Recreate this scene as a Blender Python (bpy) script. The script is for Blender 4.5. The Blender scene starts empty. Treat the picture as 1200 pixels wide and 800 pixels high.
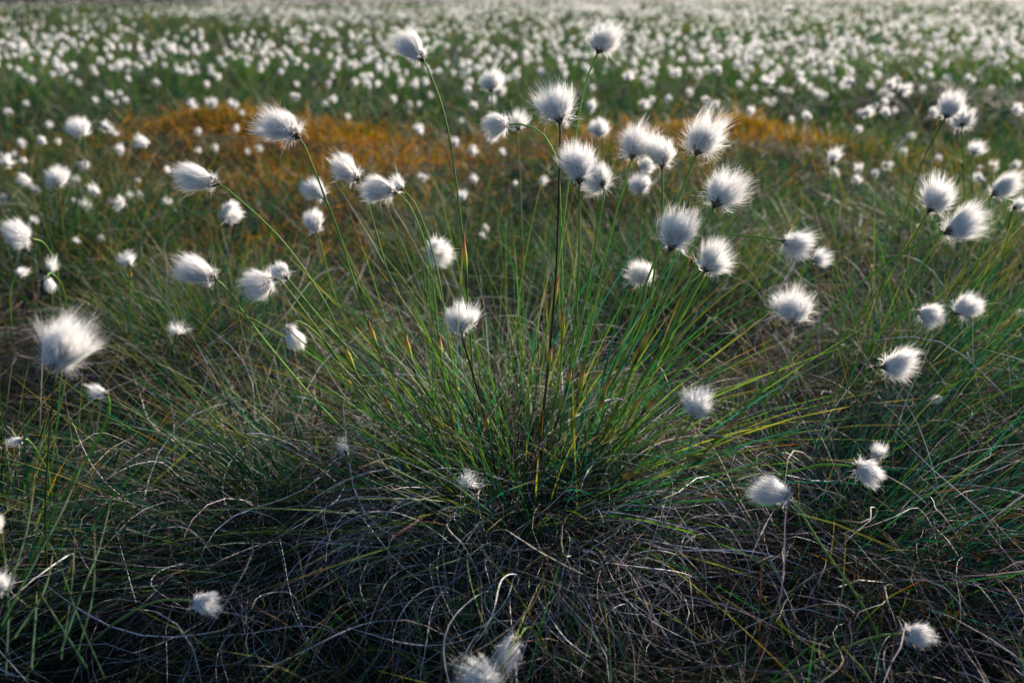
import bpy, math
import numpy as np
from mathutils import Vector, Matrix

rng = np.random.default_rng(7)
C = bpy.context.scene.collection
scene = bpy.context.scene

# ------------------------------------------------------------------ camera
F = 933.0
PITCH = math.atan(404 / F)
CAM = np.array([0.0, 0.0, 0.58])
cp, sp = math.cos(PITCH), math.sin(PITCH)
RIGHT = np.array([1.0, 0, 0])
UP = np.array([0, sp, cp])
FWD = np.array([0, cp, -sp])

def px(x, y, t):
    """photo pixel -> real point at view depth t"""
    return CAM + t * (FWD + (x - 600) / F * RIGHT + (400 - y) / F * UP)

def imgdir(deg, oz):
    a = math.radians(deg)
    v = math.cos(a) * RIGHT + math.sin(a) * UP - oz * FWD
    return v / np.linalg.norm(v)

# ------------------------------------------------------------------ terrain
WAVES = []
for k in range(26):
    wl = 0.35 * 1.28 ** k if k < 14 else rng.uniform(0.5, 4)
    a = rng.uniform(0, math.tau)
    WAVES.append((math.cos(a) / wl * math.tau, math.sin(a) / wl * math.tau, rng.uniform(0, math.tau), min(0.0105 * wl ** 0.7, 0.02)))
# x, y, height, sigma
BUMPS = [(0.0, 0.80, 0.055, 0.15), (0.62, 0.98, 0.05, 0.2), (-0.52, 1.25, 0.035, 0.2), (-1.12, 3.3, 0.08, 0.28),
         (0.8, 3.3, 0.07, 0.3), (1.25, 3.2, 0.04, 0.3), (0.6, 1.9, 0.05, 0.3), (-0.7, 2.1, 0.04, 0.3), (1.4, 2.4, 0.025, 0.3), (0.75, 0.55, 0.04, 0.15)]
for k in range(70):
    r = rng.uniform(9, 30); a = rng.uniform(-0.8, 0.8)
    BUMPS.append((r * math.sin(a), r * math.cos(a), rng.uniform(0.02, 0.06), rng.uniform(0.5, 1.1)))

def H(x, y):
    x = np.asarray(x, float); y = np.asarray(y, float)
    d = np.hypot(x, y)
    z = np.zeros_like(d)
    for kx, ky, ph, am in WAVES:
        z = z + am * np.sin(kx * x + ky * y + ph)
    z *= np.clip(0.35 + d / 14, 0.35, 0.75)
    z0 = 0.0
    for kx, ky, ph, am in WAVES:
        z0 += am * math.sin(kx * 0 + ky * 0.8 + ph)
    z -= z0 * 0.35 * np.exp(-((d / 2.5) ** 2))
    for bx, by, bh, bs in BUMPS:
        z = z + bh * np.exp(-((x - bx) ** 2 + (y - by) ** 2) / (2 * bs * bs))
    return z

def vnoise(x, y, f, seed):
    """smooth value noise 0..1"""
    x = np.asarray(x) * f; y = np.asarray(y) * f
    xi = np.floor(x).astype(np.int64); yi = np.floor(y).astype(np.int64)
    u = x - xi; v = y - yi; u = u * u * (3 - 2 * u); v = v * v * (3 - 2 * v)
    def hsh(a, b):
        n = (a * 374761393 + b * 668265263 + seed * 1442695) & 0x7fffffff
        n = ((n ^ (n >> 13)) * 1274126177) & 0x7fffffff
        return ((n ^ (n >> 16)) & 0xffff) / 65535.0
    return (hsh(xi, yi) * (1 - u) + hsh(xi + 1, yi) * u) * (1 - v) + (hsh(xi, yi + 1) * (1 - u) + hsh(xi + 1, yi + 1) * u) * v

def rust(x, y):
    """where the vegetation is rust coloured: 0..1"""
    w = np.zeros_like(np.asarray(x, float))
    for bx, by, sx, sy, a in [(-1.05, 3.25, 0.4, 0.35, 1.0), (-0.55, 2.8, 0.6, 0.45, 0.95), (0.75, 3.2, 0.55, 0.3, 1.0), (0.2, 2.7, 0.4, 0.3, 0.7), (-.5, 1.95, .4, .2, .35),
                              (-1.4, 2.3, 0.4, 0.3, 0.2), (1.5, 2.7, 0.4, 0.3, 0.35)]:
        w = np.maximum(w, a * np.exp(-((x - bx) ** 2 / (2 * sx * sx) + (y - by) ** 2 / (2 * sy * sy))))
    n = vnoise(x, y, 1.3, 5) * 0.6 + vnoise(x, y, 4.0, 6) * 0.4
    return np.clip(w * (0.7 + 1.2 * n) + np.clip(n - 0.62, 0, 1) * 0.8, 0, 1)

# ------------------------------------------------------------------ materials
def mat(name):
    m = bpy.data.materials.new(name); m.use_nodes = True
    nt = m.node_tree; nt.nodes.clear()
    out = nt.nodes.new('ShaderNodeOutputMaterial')
    return m, nt, out

def veg_mat(name, trans, rough, spec=0.5):
    m, nt, out = mat(name)
    at = nt.nodes.new('ShaderNodeAttribute'); at.attribute_name = 'Col'
    p = nt.nodes.new('ShaderNodeBsdfPrincipled'); p.inputs['Roughness'].default_value = rough
    p.inputs['Specular IOR Level'].default_value = spec
    t = nt.nodes.new('ShaderNodeBsdfTranslucent')
    g = nt.nodes.new('ShaderNodeHueSaturation'); g.inputs['Value'].default_value = 1.5; g.inputs['Saturation'].default_value = 1.15
    mx = nt.nodes.new('ShaderNodeMixShader'); mx.inputs[0].default_value = trans
    L = nt.links.new
    L(at.outputs['Color'], p.inputs['Base Color']); L(at.outputs['Color'], g.inputs['Color']); L(g.outputs[0], t.inputs['Color'])
    L(p.outputs[0], mx.inputs[1]); L(t.outputs[0], mx.inputs[2]); L(mx.outputs[0], out.inputs['Surface'])
    return m

def fluff_mat(name, col, tcol, tr):
    m, nt, out = mat(name)
    d = nt.nodes.new('ShaderNodeBsdfDiffuse'); d.inputs['Color'].default_value = (*col, 1)
    t = nt.nodes.new('ShaderNodeBsdfTranslucent'); t.inputs['Color'].default_value = (*tcol, 1)
    mx = nt.nodes.new('ShaderNodeMixShader'); mx.inputs[0].default_value = tr
    L = nt.links.new
    L(d.outputs[0], mx.inputs[1]); L(t.outputs[0], mx.inputs[2]); L(mx.outputs[0], out.inputs['Surface'])
    return m

M_LEAF = veg_mat('grass_blade', 0.40, 0.58, 0.3)
M_DRY = veg_mat('dry_blade', 0.20, 0.65, 0.3)
M_STEM = veg_mat('green_stem', 0.30, 0.6, 0.3)
M_FLUFF = fluff_mat('cotton_fluff', (0.82, 0.82, 0.835), (0.90, 0.875, 0.85), 0.48)

mg, nt, out = mat('peat_ground')
tc = nt.nodes.new('ShaderNodeTexCoord')
n1 = nt.nodes.new('ShaderNodeTexNoise'); n1.inputs['Scale'].default_value = 2.2; n1.inputs['Detail'].default_value = 9
n2 = nt.nodes.new('ShaderNodeTexNoise'); n2.inputs['Scale'].default_value = 60; n2.inputs['Detail'].default_value = 6
r1 = nt.nodes.new('ShaderNodeValToRGB')
e = r1.color_ramp.elements
e[0].position = 0.35; e[0].color = (0.007, 0.007, 0.005, 1); e[1].position = 0.62; e[1].color = (0.018, 0.024, 0.010, 1)
e2 = r1.color_ramp.elements.new(0.75); e2.color = (0.05, 0.028, 0.01, 1)
bp = nt.nodes.new('ShaderNodeBump'); bp.inputs['Distance'].default_value = 0.01; bp.inputs['Strength'].default_value = 0.9
mm = nt.nodes.new('ShaderNodeMix'); mm.data_type = 'RGBA'; mm.blend_type = 'MULTIPLY'; mm.inputs[0].default_value = 0.7
r2 = nt.nodes.new('ShaderNodeValToRGB'); r2.color_ramp.elements[0].color = (.4, .4, .4, 1); r2.color_ramp.elements[1].color = (1.6, 1.5, 1.4, 1)
p = nt.nodes.new('ShaderNodeBsdfPrincipled'); p.inputs['Roughness'].default_value = 0.9; p.inputs['Specular IOR Level'].default_value = 0.2
L = nt.links.new
L(tc.outputs['Object'], n1.inputs['Vector']); L(tc.outputs['Object'], n2.inputs['Vector'])
L(n1.outputs['Fac'], r1.inputs[0]); L(n2.outputs['Fac'], r2.inputs[0]); L(n2.outputs['Fac'], bp.inputs['Height'])
L(r1.outputs[0], mm.inputs[6]); L(r2.outputs[0], mm.inputs[7]); L(mm.outputs[2], p.inputs['Base Color'])
L(bp.outputs[0], p.inputs['Normal']); L(p.outputs[0], out.inputs['Surface'])
M_GROUND = mg

# ------------------------------------------------------------------ mesh helpers
def mesh_from(name, verts, quads, cols=None, smooth=False):
    me = bpy.data.meshes.new(name)
    verts = np.asarray(verts, np.float32); quads = np.asarray(quads, np.int32)
    k = quads.shape[1]
    me.vertices.add(len(verts)); me.vertices.foreach_set('co', verts.ravel())
    me.loops.add(quads.size); me.loops.foreach_set('vertex_index', quads.ravel())
    me.polygons.add(len(quads)); me.polygons.foreach_set('loop_start', np.arange(len(quads), dtype=np.int32) * k)
    if smooth:
        me.polygons.foreach_set('use_smooth', np.ones(len(quads), bool))
    if cols is not None:
        ca = me.color_attributes.new('Col', 'FLOAT_COLOR', 'POINT')
        c4 = np.ones((len(verts), 4), np.float32); c4[:, :3] = cols
        ca.data.foreach_set('color', c4.ravel())
    me.update(calc_edges=True)
    return me

def link(name, me, m, parent=None):
    o = bpy.data.objects.new(name, me); C.objects.link(o)
    if m is not None and not me.materials: me.materials.append(m)
    if parent is not None: o.parent = parent
    return o

def tag(o, label=None, cat=None, group=None, kind=None):
    if label: o['label'] = label
    if cat: o['category'] = cat
    if group: o['group'] = group
    if kind: o['kind'] = kind
    return o

def empty(name, loc):
    o = bpy.data.objects.new(name, None); C.objects.link(o); o.location = loc; o.empty_display_size = 0.02
    return o

def unit(v):
    return v / np.maximum(np.linalg.norm(v, axis=-1, keepdims=True), 1e-9)

def strips(P, W, side, cols):
    """P (N,S,3) centre lines, W (N,S) half widths, side (N,S,3), cols (N,S,3)"""
    N, S, _ = P.shape
    V = np.stack([P - side * W[..., None], P + side * W[..., None]], 2).reshape(-1, 3)
    Cc = np.repeat(cols.reshape(N * S, 3), 2, 0)
    base = (np.arange(N)[:, None] * S + np.arange(S - 1)[None, :]) * 2
    Q = np.stack([base, base + 1, base + 3, base + 2], -1).reshape(-1, 4)
    return V, Q, Cc

def merge(parts):
    off = 0; V = []; Q = []; K = []
    for v, q, c in parts:
        V.append(v); Q.append(q + off); K.append(c); off += len(v)
    return np.concatenate(V), np.concatenate(Q), np.concatenate(K)

def blades(base, phi, th0, kap, om, Ln, hw, cbase, ctip, S=6, tipstart=0.7, clampz=True, wob=0.0):
    """grass blades: base (N,3); phi azimuth; th0 start angle from vertical; kap total bend; om total azimuth turn"""
    N = len(base)
    s = np.linspace(0, 1, S)[None, :]
    th = th0[:, None] + kap[:, None] * s ** 1.3
    ph = phi[:, None] + om[:, None] * s
    if wob:
        ph = ph + wob * np.sin(s * rng.uniform(4, 12, (N, 1)) + rng.uniform(0, 6.3, (N, 1)))
        th = th + wob * 0.6 * np.sin(s * rng.uniform(4, 12, (N, 1)) + rng.uniform(0, 6.3, (N, 1)))
    d = np.stack([np.sin(th) * np.cos(ph), np.sin(th) * np.sin(ph), np.cos(th)], -1)
    step = (Ln / (S - 1))[:, None, None]
    dm = 0.5 * (d[:, 1:] + d[:, :-1]) * step
    P = np.concatenate([np.zeros((N, 1, 3)), np.cumsum(dm, 1)], 1) + base[:, None, :]
    if clampz:
        g = H(P[..., 0], P[..., 1]) + 0.004 + rng.uniform(0, 0.03, (N, 1))
        P[..., 2] = np.maximum(P[..., 2], np.minimum(g, P[:, :1, 2] + 0.05 + 0 * g))
    tw = rng.uniform(0, math.pi, (N, 1))
    side0 = np.stack([-np.sin(ph), np.cos(ph), 0 * ph], -1)
    nrm = np.cross(d, side0)
    side = unit(side0 * np.cos(tw + 0.8 * s)[..., None] + nrm * np.sin(tw + 0.8 * s)[..., None])
    W = hw[:, None] * np.clip(np.minimum(1.0, (1 - s) * 3.0), 0.06, 1) * (0.75 + 0.25 * np.minimum(1, s * 5))
    f = np.clip((s - tipstart) / (1 - tipstart), 0, 1)[..., None]
    cols = cbase[:, None, :] * (1 - f) + ctip[:, None, :] * f
    return strips(P, W, side, cols)

def tube(path, rad, cols, sides=6):
    path = np.asarray(path, float); n = len(path)
    T = unit(np.gradient(path, axis=0))
    ref = np.array([0.31, 0.95, 0.05]); A = unit(np.cross(T, ref)); B = np.cross(T, A)
    a = np.linspace(0, math.tau, sides, endpoint=False)
    V = path[:, None, :] + np.asarray(rad)[:, None, None] * (np.cos(a)[None, :, None] * A[:, None, :] + np.sin(a)[None, :, None] * B[:, None, :])
    V = V.reshape(-1, 3)
    i = np.arange(n - 1)[:, None] * sides; j = np.arange(sides)[None, :]; j2 = (j + 1) % sides
    Q = np.stack([i + j, i + j2, i + sides + j2, i + sides + j], -1).reshape(-1, 4)
    return V, Q, np.repeat(np.asarray(cols, float), sides, 0)

def catmull(pts, n=26):
    pts = np.asarray(pts, float)
    if len(pts) == 2: pts = np.array([pts[0], pts.mean(0), pts[1]])
    P = np.vstack([2 * pts[0] - pts[1], pts, 2 * pts[-1] - pts[-2]])
    seg = np.linalg.norm(np.diff(pts, axis=0), axis=1); cum = np.concatenate([[0], np.cumsum(seg)])
    u = np.linspace(0, cum[-1], n); out = []
    for uu in u:
        k = min(int(np.searchsorted(cum, uu, 'right')) - 1, len(seg) - 1); t = (uu - cum[k]) / seg[k]
        p0, p1, p2, p3 = P[k], P[k + 1], P[k + 2], P[k + 3]
        out.append(0.5 * ((2 * p1) + (-p0 + p2) * t + (2 * p0 - 5 * p1 + 4 * p2 - p3) * t * t + (-p0 + 3 * p1 - 3 * p2 + p3) * t ** 3))
    return np.array(out)

# ------------------------------------------------------------------ cotton heads
def fluff(seed, N=2300, width=0.8, spread=80, wild=0.5, hw=0.0032, S=6, clumps=130, lean=(0, 0), back=0.09):
    """a cotton head along +Z with its base at the origin and length 1"""
    g = np.random.default_rng(seed)
    K = clumps
    cphi = g.uniform(0, math.tau, K)
    cth = np.radians(spread) * g.uniform(0, 1, K) ** 0.62
    clen = g.uniform(1 - 0.22 * wild - 0.05, 1.02 + 0.08 * wild, K)
    cid = g.integers(0, K, N)
    tight = g.uniform(0.35, 1.3, K)[cid]
    th = cth[cid] + g.normal(0, 0.11, N) * tight; phi = cphi[cid] + g.normal(0, 0.13, N) * tight / np.maximum(np.sin(cth[cid]), 0.35)
    nb = g.random(N) < back
    th[nb] = np.radians(g.uniform(spread * 0.9, spread + 45, nb.sum()))
    th = np.abs(th)
    w = width * 0.52
    # target tip on a body of revolution: an egg of length 1 and half width w whose widest point is past the middle
    tt = np.clip(th / math.radians(spread), 0, 1.3)
    zs = float(np.interp(spread, [45, 85, 112], [0.68, 0.50, 0.28]))
    sk = g.uniform(0, math.tau); skew = 1 + (0.10 + 0.16 * wild) * np.sin(phi + sk)
    inner = np.where(g.random(N) < 0.45, g.uniform(0.5, 1.0, N), 1.0)
    R = (w * skew * inner * np.sin(np.clip(tt, 0, 1) * math.pi / 2) ** 0.9) * clen[cid] * g.uniform(0.80, 1.04, N) ** 0.8
    Z = (zs + (0.98 - zs) * np.cos(tt * math.pi * 0.5)) * (0.25 + 0.75 * inner) * clen[cid] * g.uniform(0.84, 1.03, N)
    Z[nb] = g.uniform(-0.12, 0.25, nb.sum()); R[nb] = w * g.uniform(0.45, 0.95, nb.sum())
    # silky locks of different length let gaps show at the outline
    tip = np.stack([R * np.cos(phi), R * np.sin(phi), Z], -1)
    ll = np.array(lean) + g.normal(0, 0.05 + 0.12 * wild, 2)
    tip[:, 0] += ll[0] * Z ** 1.5; tip[:, 1] += ll[1] * Z ** 1.5
    st = unit(g.normal(0, 1, (N, 3))) * np.array([0.055, 0.055, 0.07]) + np.array([0, 0, 0.11])
    s = np.linspace(0, 1, S)[None, :, None]
    # hairs leave the base outwards and straighten towards the tip
    out = np.stack([np.cos(phi), np.sin(phi), 0 * phi], -1) * (R * 0.85)[:, None]; out[:, 2] = tip[:, 2] * 0.30
    mid = st + out * 0.62
    P = (1 - s) ** 2 * st[:, None, :] + 2 * s * (1 - s) * mid[:, None, :] + s ** 2 * tip[:, None, :]
    amp = 0.022 + 0.042 * wild
    curl = 0.7 * np.sin(s * g.uniform(3, 9, (N, 1, 1)) + g.uniform(0, 6.3, (N, 1, 3))) * s ** 1.6 * amp * g.uniform(0.3, 1.4, (N, 1, 3))
    lock = np.sin(s * 5 + g.uniform(0, 6.3, (K, 1, 3))[cid]) * s ** 1.6 * amp * 1.7
    stray = (g.random(N) < 0.025 + 0.03 * wild)[:, None, None] * g.normal(0, 0.12, (N, 1, 3)) * s ** 2
    P = P + curl + lock + stray
    d = unit(np.gradient(P, axis=1)); r = unit(g.normal(0, 1, (N, 1, 3)))
    side = unit(np.cross(d, np.broadcast_to(r, d.shape)))
    W = hw * np.where(g.random((N, 1)) < .07, 2.6, 1) * g.uniform(0.45, 1.6, (N, 1)) * np.clip(1.25 - s[..., 0] ** 1.5 * 1.1, 0.12, 1)
    v, q, c = strips(P, W, side, np.ones((N, S, 3)))
    r0 = np.arange(N - 1) * S * 2                      # the roots grow out of one felted core
    core = np.stack([r0, r0 + 1, r0 + 1 + S * 2, r0 + S * 2], -1)
    return v, np.concatenate([q, core]), c

def fluff_mesh(name, seed, **kw):
    v, q, c = fluff(seed, **kw)
    me = mesh_from(name, v, q); me.materials.append(M_FLUFF)
    return me

def scales_mesh(seed):
    """dark papery scales hugging the base of a cotton head (unit length head)"""
    g = np.random.default_rng(seed); N = 34; S = 4
    ph = g.uniform(0, math.tau, N); s = np.linspace(0, 1, S)[None, :]
    ln = g.uniform(0.10, 0.22, N)[:, None]
    r = 0.028 + (0.060 * np.sin(np.clip(s * 1.7, 0, 1.57)) + 0.05 * s) * g.uniform(0.7, 1.25, N)[:, None]
    z = -0.03 + ln * s + g.uniform(0, 0.06, N)[:, None]
    P = np.stack([r * np.cos(ph)[:, None], r * np.sin(ph)[:, None], z], -1)
    side = np.stack([-np.sin(ph), np.cos(ph), 0 * ph], -1)[:, None, :] * np.ones((1, S, 1))
    W = 0.022 * np.sin(np.linspace(0.5, 2.9, S))[None, :] * np.ones((N, 1))
    c = np.array([0.07, 0.05, 0.038]) * g.uniform(0.5, 2.2, (N, 1, 1)) * np.ones((1, S, 3))
    a = strips(P, W, side, c)
    t = tube([(0, 0, -0.05), (0, 0, 0.0), (0, 0, 0.09), (0, 0, 0.16)], [0.022, 0.05, 0.07, 0.02], [(0.05, 0.04, 0.03)] * 4, 8)
    v, q, c = merge([a, t])
    me = mesh_from('scales', v, q, c); me.materials.append(M_DRY)
    return me
SCALES = [scales_mesh(900 + i) for i in range(4)]

def axis_matrix(ax, roll):
    return Vector(ax).to_track_quat('Z', 'Y').to_matrix().to_4x4() @ Matrix.Rotation(roll, 4, 'Z')

GREEN = np.array([0.045, 0.095, 0.018]); BLUEG = np.array([0.035, 0.085, 0.035])

def flower(label, at, ang, oz, ln, wd, t, path, spread=80, wild=0.5, sheath=None, tb=None, N=3400, group='cottongrass flowers of the near tussocks',
           lean=(0, 0), rad=0.00115, extra=None, stemc=None, zb=None):
    rad = rad if t < 1 else rad * .85
    if sheath is None and group == 'stalks of the central tussock': sheath = .34 + .3 * ((at[0] * 7 + at[1]) % 10) / 10
    """one flower stalk: stem > , cotton_head > dark scales, leaf sheath"""
    seed = abs(hash((round(at[0]), round(at[1])))) % 99991
    g = np.random.default_rng(seed)
    L_ = ln * t / F * math.sqrt(1 + min(oz * oz, 1.2) * 0.6) * 0.93
    ax = imgdir(ang, oz)
    A = px(at[0], at[1], t)
    tb0 = t if tb is None else tb
    # the foot of the stalk stands on the ground
    b = path[0]
    lo = px(b[0], b[1], tb0)
    for _ in range(40):
        lo = px(b[0], b[1], tb0)
        dz = lo[2] - float(H(lo[0], lo[1])) - (zb or 0.0)
        tb0 += dz * 0.9
    pts2 = [np.array(q, float) for q in path] + [np.array(at, float)]
    cum = np.concatenate([[0], np.cumsum([np.linalg.norm(pts2[i + 1] - pts2[i]) for i in range(len(pts2) - 1)])]); cum /= cum[-1]
    P3 = [px(q[0], q[1], tb0 + (t - tb0) * c) for q, c in zip(pts2, cum)]
    P3[-1] = A
    ppl = P3[:-1] + [A - ax * L_ * 0.10, A + ax * L_ * 0.04] if extra is None else P3 + [A + ax * L_ * 0.04]
    P = catmull(ppl, 34)
    P += (g.normal(0, 0.0007, (1, 3)) * np.sin(np.linspace(0, math.pi * 3, 34))[:, None])
    wild = wild * 1.3 if t < .9 and spread > 60 else wild
    root = empty('cottongrass_flower', P[0]); tag(root, label, 'flower', group)
    s = np.linspace(0, 1, 34)
    col = (stemc if stemc is not None else np.array([.13, .24, .045]) * g.uniform(.75, 1.35))
    cols = np.outer(np.ones(34), col)
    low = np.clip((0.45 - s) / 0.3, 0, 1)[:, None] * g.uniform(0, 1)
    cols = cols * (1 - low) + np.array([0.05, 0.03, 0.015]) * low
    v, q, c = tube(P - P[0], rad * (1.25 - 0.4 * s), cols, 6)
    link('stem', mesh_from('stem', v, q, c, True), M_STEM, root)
    if sheath is not None:
        for sf in (sheath if isinstance(sheath, (list, tuple)) else [sheath]):
            n = 9; u = np.linspace(max(sf - g.uniform(.06, .12), 0.02), sf + 0.012, n); k = np.linspace(0, 1, n)
            pp = np.stack([np.interp(u, s, P[:, j]) for j in range(3)], -1) - P[0]
            rr = rad * np.array([1.15, 1.2, 1.35, 1.8, 2.4, 2.7, 2.2, 1.3, 0.4])
            pp[-2:] += np.array([rad * 1.6, 0, 0]) * np.array([0.5, 1.0])[:, None]
            cc = np.array([[0.06, 0.035, 0.02], [0.07, 0.06, 0.02], [0.10, 0.13, 0.03], [0.20, 0.28, 0.04], [0.36, 0.38, 0.06], [0.46, 0.38, 0.09], [0.46, 0.29, 0.09], [0.40, 0.17, 0.06], [0.2, 0.05, 0.02]])
            v, q, c = tube(pp, rr, cc, 7)
            link('leaf_sheath', mesh_from('leaf_sheath', v, q, c, True), M_LEAF, root)
    me = fluff_mesh('cotton_head', seed, N=N, width=wd, spread=spread, wild=wild, lean=lean, hw=0.00012 / L_ * 1.0)
    hd = link('cotton_head', me, None, root)
    mtx = axis_matrix(ax, g.uniform(0, 0.3)); hd.rotation_euler = mtx.to_euler(); hd.location = Vector(A - P[0]); hd.scale = (L_, L_, L_)
    sc = link('dark_scales', SCALES[seed % 4], None, hd)
    return root

# ------------------------------------------------------------------ the near flowers, one line each
CB = (600, 600)
def fl(*a, **k): return flower(*a, **k)
N1 = 'stalks of the central tussock'
fl('large flame-shaped cotton head blown to the upper left on a long bowed stalk', (351, 160), 137, 0.1, 60, 0.78, .80, [(565, 600), (497, 520), (440, 400), (395, 268)], spread=62, wild=.6, group=N1, sheath=.55, tb=.9, lean=(.0, .0))
fl('narrow white cotton head lying sideways, highest at the far left of the tussock', (256, 214), 163, 0.1, 58, 0.60, .80, [(520, 590), (430, 460), (385, 360), (330, 280)], spread=50, wild=.3, group=N1, sheath=.5, tb=.88)
fl('compact oval cotton head on the tall straight stalk standing alone upper left of centre', (497, 70), 128, 0.0, 50, 0.72, .80, [(572, 600), (557, 480), (545, 300), (525, 150)], spread=62, wild=.2, group=N1, sheath=.62, tb=.9)
fl('topmost round cotton head, a fluffy ball on a slanting stalk', (702, 62), 68, 0.0, 46, 1.08, .80, [(628, 600), (640, 450), (662, 250), (683, 115)], spread=100, wild=.5, group=N1, tb=.9)
fl('upright fan-shaped cotton head on a dark straight stalk under the topmost ball', (657, 144), 98, 0.0, 58, 1.0, .77, [(622, 600), (640, 450), (653, 300)], spread=82, wild=.55, group=N1, sheath=.45, tb=.9, stemc=np.array([.05, .035, .02]))
fl('broad silky brush-shaped cotton head directly below the fan-shaped one', (680, 214), 84, 0.0, 58, 0.98, .75, [(640, 600), (665, 450), (678, 330)], spread=78, wild=.35, group=N1, tb=.9)
fl('small cotton head seen from behind with its pale stalk crossing it', (708, 217), 120, -1.1, 30, 1.25, .82, [(620, 610), (664, 450), (690, 330), (703, 260)], spread=95, wild=.4, group=N1, sheath=.4, tb=.9)
fl('nodding cotton head at the end of a hooked stalk arching over to the left', (597, 146), 178, 0.1, 38, 0.95, .84, [(600, 600), (655, 450), (656, 230), (645, 170), (622, 148)], spread=75, wild=.5, group=N1, tb=.9, extra=1)
fl('slightly blurred round cotton head just behind the nodding one', (608, 153), 88, 0.0, 30, 1.1, 1.05, [(612, 500), (613, 300)], spread=85, wild=.4, group=N1, N=900)
fl('soft white cotton head pointing left, the upper of a touching pair left of centre', (421, 210), 142, 0.1, 46, 0.78, .84, [(560, 600), (500, 480), (458, 330)], spread=60, wild=.4, group=N1, tb=.92)
fl('cotton head lying sideways touching the pair, yellow stalk under it', (464, 225), 164, 0.1, 48, 0.75, .80, [(560, 605), (527, 480), (505, 320), (485, 250)], spread=60, wild=.4, group=N1, sheath=.55, tb=.9)
fl('shorter cotton head half hidden behind the sideways one, at its stalk end', (473, 222), 140, -0.2, 28, 0.95, .84, [(575, 605), (540, 480), (515, 330), (492, 250)], spread=70, wild=.3, group=N1, tb=.9, N=900)
fl('ragged cotton head with wisps flying to its left, left of a smooth one', (741, 186), 80, 0.0, 50, 0.9, .80, [(650, 600), (680, 450), (712, 290)], spread=85, wild=1.3, group=N1, tb=.9)
fl('smooth cotton head with a dark base close beside the ragged one', (777, 197), 88, 0.1, 44, 1.0, .80, [(668, 600), (745, 420), (774, 270)], spread=85, wild=.4, group=N1, tb=.9)
fl('large windswept cotton head with stray tufts left and right of its dark base', (817, 181), 66, 0.0, 58, 0.95, .78, [(660, 600), (700, 480), (770, 300)], spread=95, wild=1.3, group=N1, sheath=.4, tb=.9)
fl('tall tapering cotton head leaning right with a small white tuft behind its edge', (838, 243), 66, 0.0, 62, 0.92, .77, [(670, 600), (720, 480), (790, 330)], spread=80, wild=.8, group=N1, tb=.9)
fl('broad grey-hearted cotton head in the centre right, its base dark', (786, 293), 70, 0.1, 60, 0.95, .74, [(655, 600), (690, 500), (745, 400)], spread=82, wild=.6, group=N1, sheath=.45, tb=.88)
fl('fluffy cotton head below the tapering one, blown to the upper right', (826, 319), 50, 0.1, 50, 0.92, .77, [(665, 600), (720, 500), (780, 400)], spread=85, wild=.8, group=N1, tb=.88)
fl('cotton head seen nearly end on, crossed by a slanting green stalk', (757, 330), 130, 0.5, 32, 1.1, .86, [(670, 590), (720, 450), (750, 370)], spread=90, wild=.7, group=N1, tb=.92)
fl('spiky half-open cotton head like a shaving brush above the middle of the tussock', (541, 390), 95, 0.1, 44, 1.15, .74, [(590, 600), (570, 500), (552, 430)], spread=80, wild=.9, group=N1, tb=.84, stemc=np.array([.04, .035, .02]))
fl('soft round cotton head with a stalk passing in front, left of centre', (505, 296), -10, 0.9, 30, 1.2, .90, [(555, 590), (520, 450), (503, 340)], spread=95, wild=.5, group=N1, tb=.95)
fl('cotton head with a brown heart low on the right of the tussock', (811, 489), 72, 0.2, 42, 0.95, .68, [(660, 620), (720, 570), (790, 515)], stemc=np.array([.17, .25, .07]), spread=85, wild=.8, group=N1, tb=.82)
fl('wide shaggy cotton head on a stalk curving in from the left', (928, 378), 78, 0.1, 46, 1.3, .76, [(665, 590), (765, 470), (840, 385), (900, 362)], spread=88, wild=1.1, group=N1, tb=.86, extra=1)
fl('cotton head hanging forward at the end of a level stalk', (918, 284), -22, 0.1, 42, 0.95, .80, [(690, 590), (780, 400), (830, 290), (872, 279)], spread=75, wild=.8, group=N1, tb=.9, extra=1)
fl('plain blurred white cotton head behind the hanging one', (953, 308), 20, 0.2, 30, 1.0, .98, [(860, 480), (920, 360)], spread=90, wild=.3, group=N1, N=900)
fl('pointed cotton head reaching right at the tip of the longest arching stalk', (1109, 275), 20, 0.1, 56, 0.80, .76, [(690, 590), (790, 560), (888, 462), (985, 356), (1060, 298)], spread=62, wild=.8, group=N1, sheath=.42, tb=.86, extra=1)
fl('spread cotton head directly behind and above the pointed one', (1089, 250), 52, 0.2, 50, 0.98, .82, [(940, 460), (1010, 370), (1060, 295)], spread=88, wild=.6, group='flowers right of the tussock', tb=.95)
fl('cotton head brushed to the right with dark scales showing on its left end', (1034, 432), 5, 0.1, 46, 0.92, .74, [(740, 640), (850, 570), (945, 488), (1000, 450)], stemc=np.array([.17, .25, .07]), spread=75, wild=.8, group=N1, tb=.80, extra=1)
fl('blurred cotton head, the left one of two at the same height near the edge', (1076, 368), -20, 0.4, 34, 1.0, .95, [(960, 520), (1010, 420), (1050, 372)], spread=85, wild=.4, group='flowers right of the tussock', extra=1)
fl('oval blurred cotton head, its twin to the left at the same height', (1120, 370), 35, 0.4, 36, 0.98, .95, [(1000, 500), (1060, 410), (1100, 378)], spread=85, wild=.4, group='flowers right of the tussock', extra=1)
fl('feathery cotton head standing on another in the upper right', (1109, 140), 55, 0.0, 38, 0.9, 1.0, [(1040, 330), (1075, 210)], spread=85, wild=.5, group='flowers right of the tussock')
fl('cotton head seen from behind, just under the feathery one', (1129, 149), 70, -0.8, 24, 1.25, 1.02, [(1120, 330), (1130, 220)], spread=95, wild=.4, group='flowers right of the tussock')
fl('open tuft lower right of the pair, its middle dark', (1141, 184), 70, 0.8, 20, 1.15, 1.15, [(1135, 330), (1140, 240)], spread=100, wild=.4, group='flowers right of the tussock', N=800)
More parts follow.
